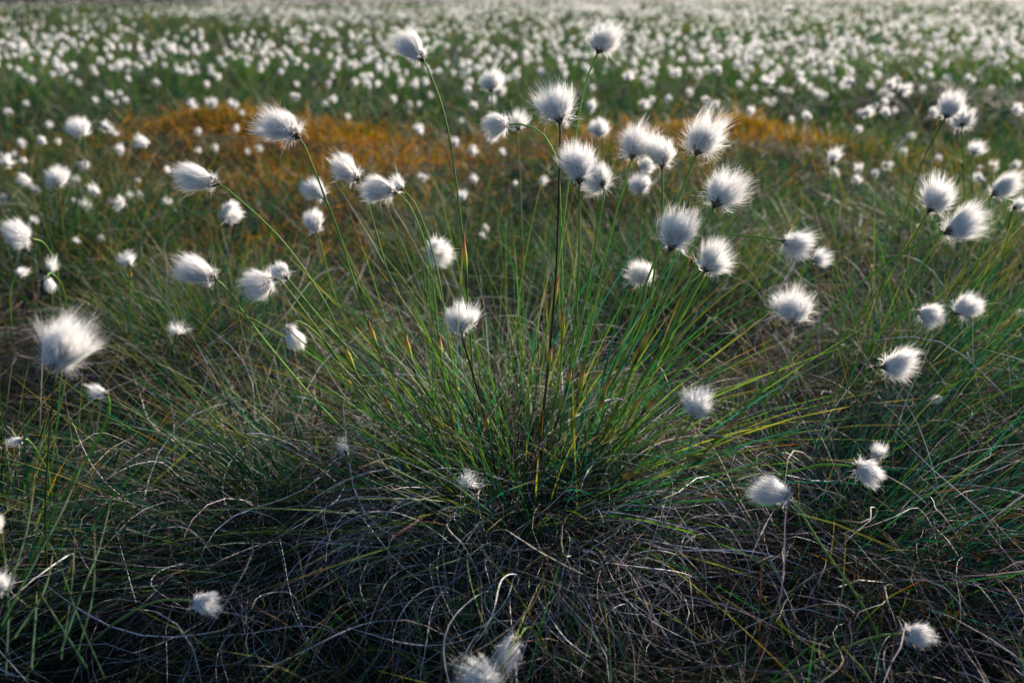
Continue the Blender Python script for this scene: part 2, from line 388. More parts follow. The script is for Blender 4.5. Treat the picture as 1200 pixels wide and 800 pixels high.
fl('slanting torn cotton head near the right edge', (1164, 231), 38, 0.1, 40, 0.75, .98, [(1120, 420), (1150, 300)], spread=75, wild=1.0, group='flowers right of the tussock')
fl('white cotton head cut by the right edge below the slanting torn one', (1188, 248), 40, 0.1, 26, 0.9, .98, [(1150, 420), (1175, 310)], spread=80, wild=.5, group='flowers right of the tussock', N=900)
fl('untidy small cotton head above a round one in the right middle', (977, 193), 95, 0.1, 24, 0.95, 1.3, [(975, 330), (977, 250)], spread=90, wild=1.3, group='flowers right of the tussock', N=800)
fl('cotton head with a dark end pressed into the grass, upper left of a smaller one', (1001, 548), -15, 0.2, 40, 0.85, .74, [(800, 640), (880, 575), (950, 548)], spread=75, wild=.6, group='flowers right of the tussock', tb=.78, extra=1)
fl('small cotton head tucked behind another low in the right grass', (1024, 540), 60, 0.1, 26, 0.9, .80, [(1010, 640), (1018, 590)], spread=85, wild=.6, group='flowers right of the tussock', N=900)
fl('bright leaf-shaped cotton head blown left above a crossing green stalk', (924, 584), 160, 0.1, 56, 0.72, .72, [(1045, 800), (1020, 730), (965, 645)], spread=60, wild=.5, group='flowers right of the tussock', tb=.70)
fl('small drooping cotton head alone near the lower right corner', (1058, 744), 0, 0.1, 38, 0.80, .66, [(820, 850), (917, 795), (1010, 752)], stemc=np.array([.17, .25, .07]), spread=72, wild=.7, group='flowers right of the tussock', tb=.70, extra=1)
fl('out-of-focus white cotton head half sunk in grass at the right edge', (1180, 542), 90, 0.3, 20, 1.1, 1.0, [(1180, 600), (1180, 570)], spread=90, wild=.4, group='flowers right of the tussock', N=700)
fl('dim flattened cotton head in the dark grass right of the brown-hearted one', (1106, 470), 175, 0.1, 22, 0.6, .95, [(1125, 560), (1115, 500)], spread=80, wild=.8, group='flowers right of the tussock', N=500)
fl('large ragged cotton star lying at the bottom edge of the picture', (566, 797), 100, 0.7, 36, 1.45, .62, [(600, 860), (580, 830)], spread=112, wild=1.4, group='fallen heads in front of the tussock', N=1700)
fl('torn cotton wisp above the ragged star', (606, 748), 212, 0.2, 48, 0.62, .64, [(640, 770), (620, 735)], spread=85, wild=1.6, group='fallen heads in front of the tussock', N=1300, tb=.70, extra=1)
fl('nearly bare spidery cotton head on a green stalk at the heart of the tussock', (546, 566), 80, 0.4, 24, 1.35, .72, [(533, 690), (535, 640)], spread=125, wild=2.0, group='fallen heads in front of the tussock', N=330, tb=.74)
fl('white cotton head lying in dark grass at the end of a yellow arching stalk', (225, 702), -12, 0.1, 38, 0.75, .66, [(60, 790), (130, 730), (180, 703)], stemc=np.array([.17, .25, .07]), spread=72, wild=.6, group='flowers left of the tussock', tb=.66, extra=1)
fl('biggest nearest cotton head, a soft grey-centred plume at the left', (66, 430), 74, 0.1, 76, 0.90, .58, [(60, 760), (52, 620), (58, 500)], spread=84, wild=.9, group='flowers left of the tussock', tb=.54, N=4800, rad=.0008, stemc=np.array([.03, .075, .02]))
fl('small white cotton head on a thick curved green stalk below the plume', (126, 460), 165, 0.1, 30, 0.6, .60, [(0, 745), (55, 610), (105, 530), (127, 485)], spread=65, wild=.7, group='flowers left of the tussock', tb=.56, extra=1, rad=.0012, N=700)
fl('tattered cotton star on a dark stalk in the left middle', (207, 391), 85, 0.1, 24, 1.2, .95, [(180, 460), (195, 420)], spread=105, wild=1.6, group='flowers left of the tussock', N=420)
fl('closed egg-shaped cotton head drooping in shade left of the tussock', (338, 380), -60, 0.2, 38, 0.62, .86, [(450, 540), (400, 430), (357, 378)], spread=45, wild=.2, group=N1, tb=.92, extra=1)
fl('long cotton head lying sideways in the left middle, two stalks under it', (253, 326), 155, 0.1, 58, 0.62, .78, [(500, 590), (400, 500), (320, 410)], spread=52, wild=.5, group=N1, sheath=.3, tb=.84)
fl('broad soft cotton head pointing down left, twin of the one touching it', (322, 326), 195, 0.2, 46, 0.95, .80, [(520, 590), (430, 470), (365, 375)], spread=75, wild=.4, group=N1, tb=.86)
fl('rounder cotton head on top of the broad one, dark scales at its right end', (337, 325), 140, -0.1, 32, 0.9, .83, [(520, 595), (440, 450), (375, 370)], spread=75, wild=.4, group=N1, tb=.86)
fl('small white cotton head behind the bowed stalk of the flame-shaped one', (381, 231), 140, 0.1, 36, 0.85, .95, [(470, 450), (420, 330)], spread=72, wild=.5, group='flowers left of the tussock')
fl('blurred cotton head hanging under the small white one by the bowed stalk', (372, 272), 105, 0.3, 32, 0.85, .98, [(420, 420), (388, 330)], spread=72, wild=.4, group='flowers left of the tussock')
fl('blurred cotton head at the end of a low green arch in the left middle', (262, 247), -10, 0.3, 30, 1.0, 1.02, [(180, 340), (195, 270), (230, 249)], spread=80, wild=.4, group='flowers left of the tussock', extra=1)
fl('blurred cotton head wrapped by a brown withered sheath', (152, 311), 100, 0.2, 24, 1.0, 1.05, [(152, 400), (153, 350)], spread=80, wild=.4, group='flowers left of the tussock', sheath=.93, N=900, rad=.0012)
fl('wide blurred cotton head near the left edge with an arching stalk', (38, 277), 175, 0.5, 34, 1.1, .95, [(70, 380), (68, 320), (55, 285)], spread=90, wild=.5, group='flowers left of the tussock', extra=1)
fl('small tilted pale cotton head, upper one of three in the left grass', (58, 316), 40, 0.2, 22, 0.9, 1.05, [(65, 400), (62, 350)], spread=90, wild=.9, group='flowers left of the tussock', N=600)
fl('drooping thin cotton head, lower right one of three in the left grass', (55, 322), -62, 0.1, 26, 0.6, 1.0, [(80, 400), (75, 340), (62, 318)], spread=50, wild=.4, group='flowers left of the tussock', N=600, extra=1)
fl('bluish cotton head in shade, leftmost of three in the left grass', (20, 318), 10, 0.2, 20, 0.8, 1.05, [(15, 400), (12, 345)], spread=80, wild=.5, group='flowers left of the tussock', N=600, extra=1)
fl('cotton head cut off by the left edge low in the dark grass', (-4, 692), 70, 0.1, 36, 0.8, .58, [(-20, 800), (-12, 740)], spread=80, wild=.5, group='flowers left of the tussock', N=900)
fl('shaded bluish cotton head cut off by the left edge above the lower one', (-6, 622), 80, 0.1, 34, 0.7, .60, [(-20, 740), (-12, 680)], spread=80, wild=.5, group='flowers left of the tussock', N=900)
fl('sunlit shred of cotton caught among the tussock blades', (405, 530), 105, 0.1, 24, 0.7, .82, [(440, 600), (420, 560)], spread=70, wild=1.2, group=N1, N=300)
fl('pale flat shred of cotton lying in dark grass at the left', (28, 512), 190, 0.1, 26, 0.45, .80, [(60, 560), (45, 530)], spread=60, wild=.8, group='flowers left of the tussock', N=350)
fl('big soft round cotton head above three little ones, upper middle', (577, 107), 92, 0.2, 30, 1.2, 1.12, [(590, 300), (582, 190)], spread=100, wild=.3, group='flowers behind the tussock')
fl('round blurred cotton head with a brown heart, upper left', (99, 158), 100, 0.7, 26, 1.1, 1.30, [(110, 300), (103, 220)], spread=95, wild=.3, group='flowers left of the tussock')
fl('blurred cotton head with a dark eye on a yellow stalk, left', (69, 216), 90, 0.8, 24, 1.15, 1.25, [(82, 330), (74, 260)], spread=95, wild=.3, group='flowers left of the tussock', stemc=np.array([.2, .18, .05]))
fl('cotton head with a dark eye behind the smooth one, lower of two', (752, 226), 100, 0.8, 22, 1.2, 1.20, [(748, 350), (750, 280)], spread=95, wild=.5, group='flowers behind the tussock')
fl('half hidden cotton head between two stalks, upper of two', (750, 198), 20, 0.5, 22, 0.9, 1.20, [(730, 330), (742, 240)], spread=85, wild=.5, group='flowers behind the tussock')
fl('cotton head with a dark centre right of the hooked stalk', (704, 160), 95, 0.8, 22, 1.15, 1.35, [(700, 300), (702, 220)], spread=95, wild=.5, group='flowers behind the tussock')

# ------------------------------------------------------------------ the blurred flowers behind, copied from a few kinds
PROTO_H = [fluff_mesh('cotton_head', 300 + i, N=420, width=w, spread=s, wild=wl, hw=0.009, S=5, clumps=36)
           for i, (w, s, wl) in enumerate([(1.1, 95, .4), (.95, 85, .6), (1.2, 105, .3), (.85, 75, .7), (1.0, 90, 1.1), (.75, 62, .4)])]
def proto_stem(i):
    g = np.random.default_rng(50 + i); n = 9; s = np.linspace(0, 1, n)
    b = [0.05, 0.15, 0.28, 0.4][i]
    P = np.stack([b * s ** 2.2, 0.02 * np.sin(s * 3), s - 0.12 * b * s ** 3], -1)
    cols = np.outer(np.ones(n), GREEN * [1, .8, 1.3, 1][i])
    v, q, c = tube(P, 0.0026 * (1.2 - 0.4 * s), cols, 5)
    me = mesh_from('stem', v, q, c, True); me.materials.append(M_STEM)
    d = unit(P[-1] - P[-2]); return me, P[-1], d
PROTO_S = [proto_stem(i) for i in range(4)]

def far_flower(p, size, g, label, group, scales=True, up=0.6):
    x, y, z = p
    h = z - float(H(x, y))
    me, tip, d = PROTO_S[g.integers(0, 4)]
    a = g.uniform(0, math.tau)
    Rz = Matrix.Rotation(a, 4, 'Z')
    tw = Rz @ (Vector(tip) * h)
    bx, by = x - tw.x, y - tw.y
    bz = float(H(bx, by)); h2 = max(z - bz, 0.03) / tip[2]
    root = empty('cottongrass_flower', (bx, by, bz)); tag(root, label, 'flower', group)
    st = link('stem', me, None, root); st.rotation_euler = (0, 0, a); st.scale = (h2, h2, h2)
    hd = link('cotton_head', PROTO_H[g.integers(0, 6)], None, root)
    ax = unit(np.array([g.normal(0, .7), g.normal(0, .7), g.uniform(0.1, 1.0) + up - .5]))
    tw = Rz @ (Vector(tip) * h2)
    hd.location = Vector((tw.x, tw.y, z - bz)) - Vector(ax) * size * 0.35
    hd.rotation_euler = axis_matrix(ax, g.uniform(0, 6)).to_euler(); hd.scale = (size, size, size)
    if scales:
        link('dark_scales', SCALES[g.integers(0, 4)], None, hd)
    return root

MID = [(11,129,12,0),(31,119,9,1),(112,115,10,1),(132,110,12,0),(137,119,9,0),(150,116,12,0),(140,107,9,1),(226,120,14,0),(186,96,11,0),
 (57,144,12,0),(50,163,17,0),(27,167,12,0),(68,164,12,0),(17,178,9,1),(29,187,12,0),(9,187,20,0),(101,192,15,0),(126,146,17,0),(136,155,9,1),
 (144,175,15,0),(160,165,21,0),(233,153,11,0),(234,175,9,1),(32,211,21,0),(42,221,13,1),(88,209,15,0),(112,223,19,0),(102,239,18,0),(5,229,15,0),
 (142,236,20,0),(153,228,12,1),(166,227,12,0),(163,210,9,1),(197,198,12,1),(196,235,13,0),(87,232,7,1),
 (248,120,16,0),(274,121,14,0),(284,131,9,1),(278,148,12,0),(242,98,11,0),(346,111,13,0),(348,97,9,1),(384,122,10,0),(392,116,12,0),(409,137,9,1),
 (387,98,10,1),(433,99,12,0),(471,96,12,0),(463,117,11,1),(308,152,17,0),(303,172,12,0),(291,177,9,1),(253,173,12,0),
 (552,105,13,0),(588,107,14,0),(576,119,15,0),(557,124,12,0),(506,111,9,1),(488,100,11,1),(492,123,9,0),(482,121,9,1),(532,85,9,0),(543,79,10,0),
 (540,142,10,0),(497,153,16,0),(537,168,17,0),(556,177,14,1),(590,178,10,1),(496,207,14,0),(557,211,14,0),(636,212,14,0),(604,216,9,1),
 (541,230,18,0),(571,267,11,0),(567,277,10,1),(695,127,17,0),(664,147,10,0),
 (737,90,16,0),(754,123,15,0),(765,117,11,0),(786,117,13,0),(809,110,11,1),(829,118,13,0),(844,123,13,0),(843,84,15,0),(903,98,17,0),(917,107,12,0),
 (928,109,10,0),(939,97,13,0),(949,104,10,1),(908,121,11,0),(900,121,9,1),(881,133,15,0),(929,143,9,1),(948,138,14,0),(821,87,11,0),(795,86,13,0),
 (994,97,16,0),(1046,101,15,0),(1065,108,20,0),(1037,120,12,0),(1027,125,8,1),(1019,135,17,0),(1010,134,10,0),(1038,134,16,0),(1007,154,13,0),
 (1067,161,13,1),(1095,133,18,0),(1058,179,11,1),(1101,188,12,0),(981,205,15,0),(1009,200,14,0),(1005,214,17,0),(1027,205,15,0),(1040,195,16,0),
 (1152,198,8,1),(1165,198,14,0),(1190,196,15,0),(1147,211,18,0),(1194,132,16,0),(1193,96,12,0),(1163,106,9,1),(1141,98,10,1),(1107,102,8,1),
 (40,256,13,1),(121,277,10,1),(90,280,11,1),(1198,370,15,0),(931,13,13,0),(949,71,15,0),(973,77,12,0),(881,83,12,0),(1123,14,12,0)]
LAND = [((335,135),'the flame-shaped head'),((230,200),'the narrow sideways head far left'),((96,150),'the round head with a brown heart'),
 ((68,210),'the dark-eyed head on a yellow stalk'),((480,52),'the tallest upright oval head'),((575,93),'the big soft upper middle head'),
 ((582,147),'the nodding head on its hooked stalk'),((712,42),'the topmost round head'),((746,163),'the ragged head with flying wisps'),
 ((832,158),'the large windswept head'),((973,185),'the untidy small head at right'),((1118,127),'the feathery head in the upper right'),
 ((1176,222),'the slanting torn right-edge head'),((22,277),'the wide blurred left-edge head'),((435,202),'the touching pair left of centre'),
 ((1105,235),'the spread head above the pointed one')]
def rel(dx, dy):
    a = math.degrees(math.atan2(-dy, dx)) % 360
    return ['right of', 'upper right of', 'above', 'upper left of', 'left of', 'lower left of', 'below', 'lower right of'][int(((a + 22.5) % 360) // 45)]
buckets = {}
for m in MID:
    (lx, ly), nm = min(LAND, key=lambda l: (l[0][0] - m[0]) ** 2 + (l[0][1] - m[1]) ** 2)
    look = ('dim ' if m[3] else 'bright ')
    key = (look, rel(m[0] - lx, m[1] - ly), nm)
    buckets.setdefault(key, []).append((math.hypot(m[0] - lx, m[1] - ly), m))
ORD = ['', 'second ', 'third ', 'fourth ', 'fifth ', 'sixth ', 'seventh ', 'eighth ', 'ninth ', 'tenth ', 'eleventh ', 'twelfth ', 'thirteenth ', 'fourteenth ', 'fifteenth ']
g = np.random.default_rng(21)
for (look, rl, nm), ms in buckets.items():
    ms.sort()
    for i, (_, m) in enumerate(ms):
        x, y, s, dim = m
        near = (ORD[i] + 'nearest ') if len(ms) > 1 else ''
        lab = f"{near}{look}cotton head {rl} {nm}"
        size = 0.030 * g.uniform(0.9, 1.15)
        t = F * size / max(s - 1.5, 5)
        for _ in range(60):
            P = px(x, y, t)
            if P[2] - float(H(P[0], P[1])) < (0.10 if y > 60 else 0.2): t *= 0.97
            else: break
        size = (max(s - 1.0, 5)) * t / F * 1.02
        far_flower(P, size, g, lab, 'blurred flowers behind the tussock')

# the nearest of the dense band, each a thing; the rest of the field is one object
def field_density(x, y):
    n = vnoise(x, y, 0.42, 11) * 0.5 + vnoise(x, y, 1.1, 12) * 0.3 + vnoise(x, y, 3.1, 13) * 0.2
    clump = np.clip((vnoise(x, y, 5.5, 14) - .3) * 2.6, .12, 1)
    far = np.clip((y - 3.2) / 0.9, 0, 1)
    left = np.clip((-x - 0.35 * y + 1.0) / 3, 0, 1) * np.clip((y - 7) / 6, 0, 1)
    near = np.clip((8 - y) / 3, 0, 1) * (0.45 + 0.3 * (np.abs(x + .2) > .9))
    return np.clip((n - 0.38) * 4.2 + near, 0.04, 1) * clump * far * (1 - 0.85 * left * np.clip(n * 2.2 - .2, 0, 1))

def scatter(y0, y1, dens, half=0.78):
    """points uniform per area in the wedge the view opens on, with a margin at each side"""
    area = half * (y1 * y1 - y0 * y0) + 2 * (y1 - y0) * 0.8
    n = int(area * dens)
    y = np.sqrt(rng.uniform(y0 * y0, y1 * y1, n)); x = rng.uniform(-1, 1, n) * (half * y + 0.8)
    return x, y

band = []
x, y = scatter(3.3, 6.2, 85, 0.78); k = rng.random(len(x)) < field_density(x, y)
x, y = x[k], y[k]
order = np.argsort(y)
x, y = x[order], y[order]
vis = np.abs(x) < 0.66 * y
nb = 0
keep = np.ones(len(x), bool)
for i in range(len(x)):
    if nb >= 95: break
    if not vis[i]: continue
    z = float(H(x[i], y[i])) + rng.uniform(0.2, 0.32)
    far_flower((x[i], y[i], z), rng.uniform(.032, .044), g, 'out-of-focus cotton head along the near side of the dense white band', 'heads along the near side of the white band', scales=False)
    keep[i] = False; nb += 1
x, y = x[keep], y[keep]

def tufts(x, y, size, ntri, hgt, hw=0.16):
    """star-like tufts of narrow triangles for the far cotton heads"""
    n = len(x)
    z = H(x, y) + hgt
    c = np.stack([x, y, z], -1)
    d = unit(rng.normal(0, 1, (n, ntri, 3)) + np.array([0.0, 0, 0.35]))
    L_ = size[:, None] * 0.5 * rng.uniform(0.75, 1.2, (n, ntri))
    tip = c[:, None, :] + d * L_[..., None]
    sd = unit(np.cross(d, rng.normal(0, 1, (n, ntri, 3)))) * (size[:, None, None] * hw)
    a = c[:, None, :] + d * L_[..., None] * 0.45
    V = np.stack([c[:, None, :] + 0 * sd, a + sd, tip, a - sd], 2).reshape(-1, 3)
    Q = np.arange(len(V)).reshape(-1, 4)
    return V, Q, np.ones_like(V)
parts = [tufts(x, y, rng.uniform(.028, .046, len(x)), 30, rng.uniform(.18, .32, len(x)))]
sx, sy, sh = [x], [y], [np.full(len(x), .25)]
for y0, y1, dens, nt_, s0, s1 in [(6.2, 12, 75, 16, .028, .052), (12, 26, 42, 9, .034, .062), (26, 60, 6.0, 7, .055, .11), (60, 170, .6, 5, .13, .26)]:
    x, y = scatter(y0, y1, dens); k = rng.random(len(x)) < field_density(x, y); x, y = x[k], y[k]
    hg = rng.uniform(.16, .34, len(x)) if y1 < 30 else rng.uniform(.18, .36, len(x))
    parts.append(tufts(x, y, rng.uniform(s0, s1, len(x)), nt_, hg, 0.18))
    if y1 < 13: sx.append(x); sy.append(y); sh.append(hg)
sx, sy, sh = map(np.concatenate, (sx, sy, sh)); n = len(sx)
zz = H(sx, sy); s_ = np.linspace(0, 1, 3)[None, :]; a_ = rng.uniform(0, math.tau, (n, 1)); l_ = rng.uniform(.02, .12, (n, 1))
Pst = np.stack([sx[:, None] - l_ * np.cos(a_) * (1 - s_) ** 2, sy[:, None] - l_ * np.sin(a_) * (1 - s_) ** 2, zz[:, None] + sh[:, None] * s_], -1)
n_fluff = sum(len(p_[1]) for p_ in parts)
parts.append(strips(Pst, np.full((n, 3), .0012), np.tile(np.array([1.0, 0, 0]), (n, 3, 1)), np.tile(GREEN * 1.4, (n, 3, 1))))
v, q, c = merge(parts)
cm = mesh_from('cottongrass_field', v, q, c)
fo = link('cottongrass_field', cm, M_FLUFF); cm.materials.append(M_STEM)
mi = np.zeros(len(q), np.int32); mi[n_fluff:] = 1; cm.polygons.foreach_set('material_index', mi)
tag(fo, 'dense white mass of countless distant cotton heads reaching the horizon', 'flower field', kind='stuff')

# ------------------------------------------------------------------ ground
def ground():
    rows = np.concatenate([np.linspace(-1.5, 4, 190), 4 + np.cumsum(0.04 * 1.06 ** np.arange(90))]); rows = rows[rows < 420]
    rows = np.concatenate([[-60, -20, -5], rows, [500, 700]])
    ny = len(rows); nx = 241; u = np.linspace(-1, 1, nx)
    X = np.sign(u)[None, :] * (np.abs(u)[None, :] * 2.2 + np.abs(u)[None, :] ** 3 * (0.9 * np.abs(rows)[:, None] + 12)); Y = np.repeat(rows[:, None], nx, 1)
    Z = H(X, Y)
    V = np.stack([X, Y, Z], -1).reshape(-1, 3)
    i = np.arange(ny - 1)[:, None] * nx + np.arange(nx - 1)[None, :]
    Q = np.stack([i, i + 1, i + nx + 1, i + nx], -1).reshape(-1, 4)
    o = link('ground', mesh_from('ground', V, Q, None, True), M_GROUND); tag(o, kind='structure', label='dark peaty ground under the bog grasses')
ground()

# ------------------------------------------------------------------ grass palettes
def pal(n, cols, w, var=0.25):
    cols = np.array(cols); w = np.array(w, float); w /= w.sum()
    k = rng.choice(len(cols), n, p=w)
    return cols[k] * rng.uniform(1 - var, 1 + var, (n, 1)) * rng.uniform(0.92, 1.08, (n, 3))
P_GREEN = [(.015, .062, .018), (.010, .055, .036), (.040, .080, .014), (.005, .025, .014), (.10, .115, .02)]
P_DRY = [(.20, .16, .135), (.075, .050, .037), (.58, .55, .56), (.05, .024, .012), (.19, .19, .24)]
P_RUST = [(.24, .095, .012), (.30, .155, .016), (.10, .036, .010), (.11, .11, .014)]
P_TIP = [(.30, .20, .07), (.30, .11, .03), (.04, .075, .015), (.24, .22, .06)]

def on_ground(x, y, dz=0.0):
    return np.stack([x, y, H(x, y) + dz], -1)

def tussock(cx, cy, rad, ng, nd, lg, label, lean=0.0, leandir=0.0, thmax=75, S=8, width=.00048, nc=0, gw=(4, 3, 3, 3, 1), group=None, name='grass_tussock', ld=(.14, .34), bright=1.0):
    root = empty(name, (cx, cy, float(H(cx, cy)))); tag(root, label, 'grass tussock', group)
    o0 = np.array(root.location)
    r = rad * np.sqrt(rng.uniform(0, 1, ng)); a = rng.uniform(0, math.tau, ng)
    b = on_ground(cx + r * np.cos(a), cy + r * np.sin(a), -0.004)
    ph = a + rng.normal(0, 0.7, ng)
    th = np.radians(thmax) * rng.uniform(0.02, 1, ng) ** 0.9 * (0.45 + 0.55 * r / rad)
    if lean:
        dx = np.sin(th) * np.cos(ph) + lean * math.cos(leandir); dy = np.sin(th) * np.sin(ph) + lean * math.sin(leandir)
        ph = np.arctan2(dy, dx); th = np.arctan2(np.hypot(dx, dy), np.cos(th) + .15)
    Lg = lg[0] + (lg[1] - lg[0]) * rng.uniform(0, 1, ng) ** (2.0 if nc > 200 else 1.0)
    v1 = blades(b, ph, th, rng.uniform(.05, .75, ng), rng.normal(0, .25, ng), Lg, width * rng.uniform(.7, 1.5, ng), pal(ng, P_GREEN, gw) * bright, pal(ng, P_TIP, [3, 1, 5, 2]), S=S, tipstart=.72)
    link('green_leaves', mesh_from('green_leaves', v1[0] - o0, v1[1], v1[2]), M_LEAF, root)
    r = rad * 1.25 * np.sqrt(rng.uniform(0, 1, nd)); a = rng.uniform(0, math.tau, nd)
    b = on_ground(cx + r * np.cos(a), cy + r * np.sin(a), 0.0)
    b[:, 2] += rng.uniform(0, .05, nd) * (1 - r / (1.3 * rad))
    ph = a + rng.normal(0, 0.9, nd); th = np.radians(rng.uniform(15, 95, nd)); kp = rng.uniform(.5, 2.6, nd)
    om = rng.normal(0, 1.3, nd)
    v1 = blades(b, ph, th, kp, om, rng.uniform(ld[0], ld[1], nd), min(width, .0006) * .8 * rng.uniform(.5, 1.1, nd) * np.where(rng.random(nd) < .2, 1.9, 1), pal(nd, P_DRY, [3, 5, 2.5, 6, 3]), pal(nd, P_DRY, [3, 4, 3, 4, 3]), S=12, tipstart=.3, wob=.35)
    if nc:
        r = rad * 1.5 * np.sqrt(rng.uniform(0, 1, nc)); a = rng.uniform(0, math.tau, nc)
        b = on_ground(cx + r * np.cos(a), cy - .05 + r * np.sin(a), .005); b[:, 2] += rng.uniform(0, .05, nc)
        v2 = blades(b, a + rng.normal(0, .8, nc), np.radians(rng.uniform(20, 95, nc)), rng.uniform(.6, 3.4, nc), rng.normal(0, 1.8, nc), rng.uniform(.08, .24, nc), rng.uniform(.00034, .00062, nc),
                    pal(nc, P_DRY, [2, 0, 6, 0, 2]), pal(nc, P_DRY, [3, 0, 6, 0, 2]), S=18, tipstart=.3, wob=.22)
        v1 = merge([v1, v2])
    link('dry_leaves', mesh_from('dry_leaves', v1[0] - o0, v1[1], v1[2]), M_DRY, root)
    return root

tussock(0.01, 0.80, 0.115, 1350, 1300, (.14, .43), 'large central cottongrass tussock of upright green blades over a skirt of curled grey ones', thmax=84, group='tussocks of grass', name='cottongrass_tussock', width=.00056, ld=(.10, .30), nc=700, gw=(4, 2, 5, 3, 1.8), bright=1.6)
tussock(-0.50, 1.28, 0.16, 1100, 350, (.12, .26), 'dark green tussock behind the small tattered star, left of the central one', thmax=70, group='tussocks of grass')
tussock(-0.56, 0.66, 0.12, 330, 420, (.14, .30), 'loose tussock of coarse blades in the lower left corner', thmax=60, width=.0008, group='tussocks of grass')
tussock(0.66, 1.02, 0.2, 1150, 700, (.16, .34), 'wide tussock leaning right beside the central one', lean=.5, leandir=0.0, thmax=70, group='tussocks of grass')
tussock(0.42, 0.74, 0.13, 620, 1300, (.16, .34), 'flattened tussock of blue-green blades combed to the right of the central one', lean=.8, leandir=0.1, thmax=85, nc=90, gw=(3, 5, 1, 3, 0), bright=1.3, group='tussocks of grass')
tussock(-0.30, 0.78, 0.10, 500, 900, (.16, .34), 'flattened blades combed to the left in front of the central tussock', lean=.9, leandir=3.3, thmax=80, nc=90, gw=(3, 5, 2, 3, 1), bright=1.3, group='tussocks of grass')
tussock(0.30, 1.45, 0.2, 900, 220, (.12, .28), 'green tussock behind the central one on its right', thmax=65, group='tussocks of grass')
tussock(-0.10, 1.75, 0.2, 750, 200, (.12, .26), 'green tussock behind the central one under the nodding head', thmax=65, group='tussocks of grass')
tussock(1.10, 1.65, 0.25, 950, 220, (.12, .28), 'tussock below the feathery head in the right middle', thmax=65, group='tussocks of grass')
tussock(-1.05, 1.75, 0.25, 950, 220, (.12, .28), 'tussock below the round head with a brown heart', thmax=65, group='tussocks of grass')
tussock(0.72, 0.52, 0.1, 260, 500, (.10, .2), 'sparse dry tussock with rusty bits in the lower right corner', thmax=70, group='tussocks of grass')

# ------------------------------------------------------------------ ground cover
def cover(y0, y1, dens, Ls, hwid, S, half=.74, kind='g'):
    x, y = scatter(y0, y1, dens, half)
    cl = vnoise(x, y, 6.5, 31) * .55 + vnoise(x, y, 2.2, 32) * .45
    k = rng.random(len(x)) < np.clip((cl - .27) * 2.8, .10 if y0 < 1.5 else .65, 1); x, y = x[k], y[k]
    n = len(x); rr = rust(x, y); cl = cl[k]
    b = on_ground(x, y, -.002)
    ph = rng.uniform(0, math.tau, n)
    if kind == 'g':
        th = np.radians(rng.uniform(5, 70, n)); kp = rng.uniform(.1, 1.2, n); om = rng.normal(0, .5, n)
        isr = (rng.random(n) < rr * .95)[:, None]; isd = (rng.random(n) < (.17 if y0 < 1.5 else .04))[:, None]
        col = np.where(isr, pal(n, P_RUST, [4, 3, 3, 2]), np.where(isd, pal(n, P_DRY, [2, 5, .4, 6, 1]), pal(n, P_GREEN, [4, 4, 3, 4, 1.5]) * (1.0 if y0 < 1.5 else .8)))
        tip = np.where(isr, pal(n, P_RUST, [4, 4, 1, 3]), np.where(isd, pal(n, P_DRY, [3, 5, .8, 3, 1]), pal(n, P_TIP, [2, 1, 8, 3] if y0 < 1 else [.6, .5, 11, 2])))
        Ln = rng.uniform(Ls[0], Ls[1], n) * (.38 + 1.2 * cl) * np.where(isr[:, 0], .6, 1)
        return blades(b, ph, th, kp, om, Ln, hwid * rng.uniform(.6, 1.5, n), col, tip, S=S)
    th = np.radians(rng.uniform(55, 110, n)); kp = rng.normal(0, .6, n); om = rng.normal(0, 1.6, n)
    b[:, 2] += rng.uniform(.003, .035, n)
    return blades(b, ph, th, kp, om, rng.uniform(Ls[0], Ls[1], n), hwid * rng.uniform(.5, 1.5, n), pal(n, P_DRY, [4, 6, 1.3 if y0 < 1 else .2, 7, 4]), pal(n, P_DRY, [3, 5, 1.6 if y0 < 1 else .3, 7, 3]), S=S, tipstart=.3, wob=.3)

ps = [cover(.25, 1.6, 6500, (.04, .15), .0005, 5), cover(1.5, 3.2, 4600, (.08, .21), .0009, 4), cover(3.2, 7, 1400, (.09, .23), .0016, 4),
      cover(7, 18, 260, (.12, .28), .004, 3), cover(18, 60, 28, (.18, .34), .014, 3)]
v, q, c = merge(ps)
o = link('grass', mesh_from('grass', v, q, c), M_LEAF); tag(o, 'low green and rust-tinged bog grass covering the ground', 'grass', kind='stuff')
v, q, c = merge([cover(.25, 1.7, 4200, (.06, .26), .00050, 10, kind='d'), cover(1.7, 4, 60, (.05, .16), .0009, 6, kind='d')])
o = link('dead_grass', mesh_from('dead_grass', v, q, c), M_DRY); tag(o, 'tangled grey-brown dead grass litter lying between the tussocks', 'dead grass', kind='stuff')

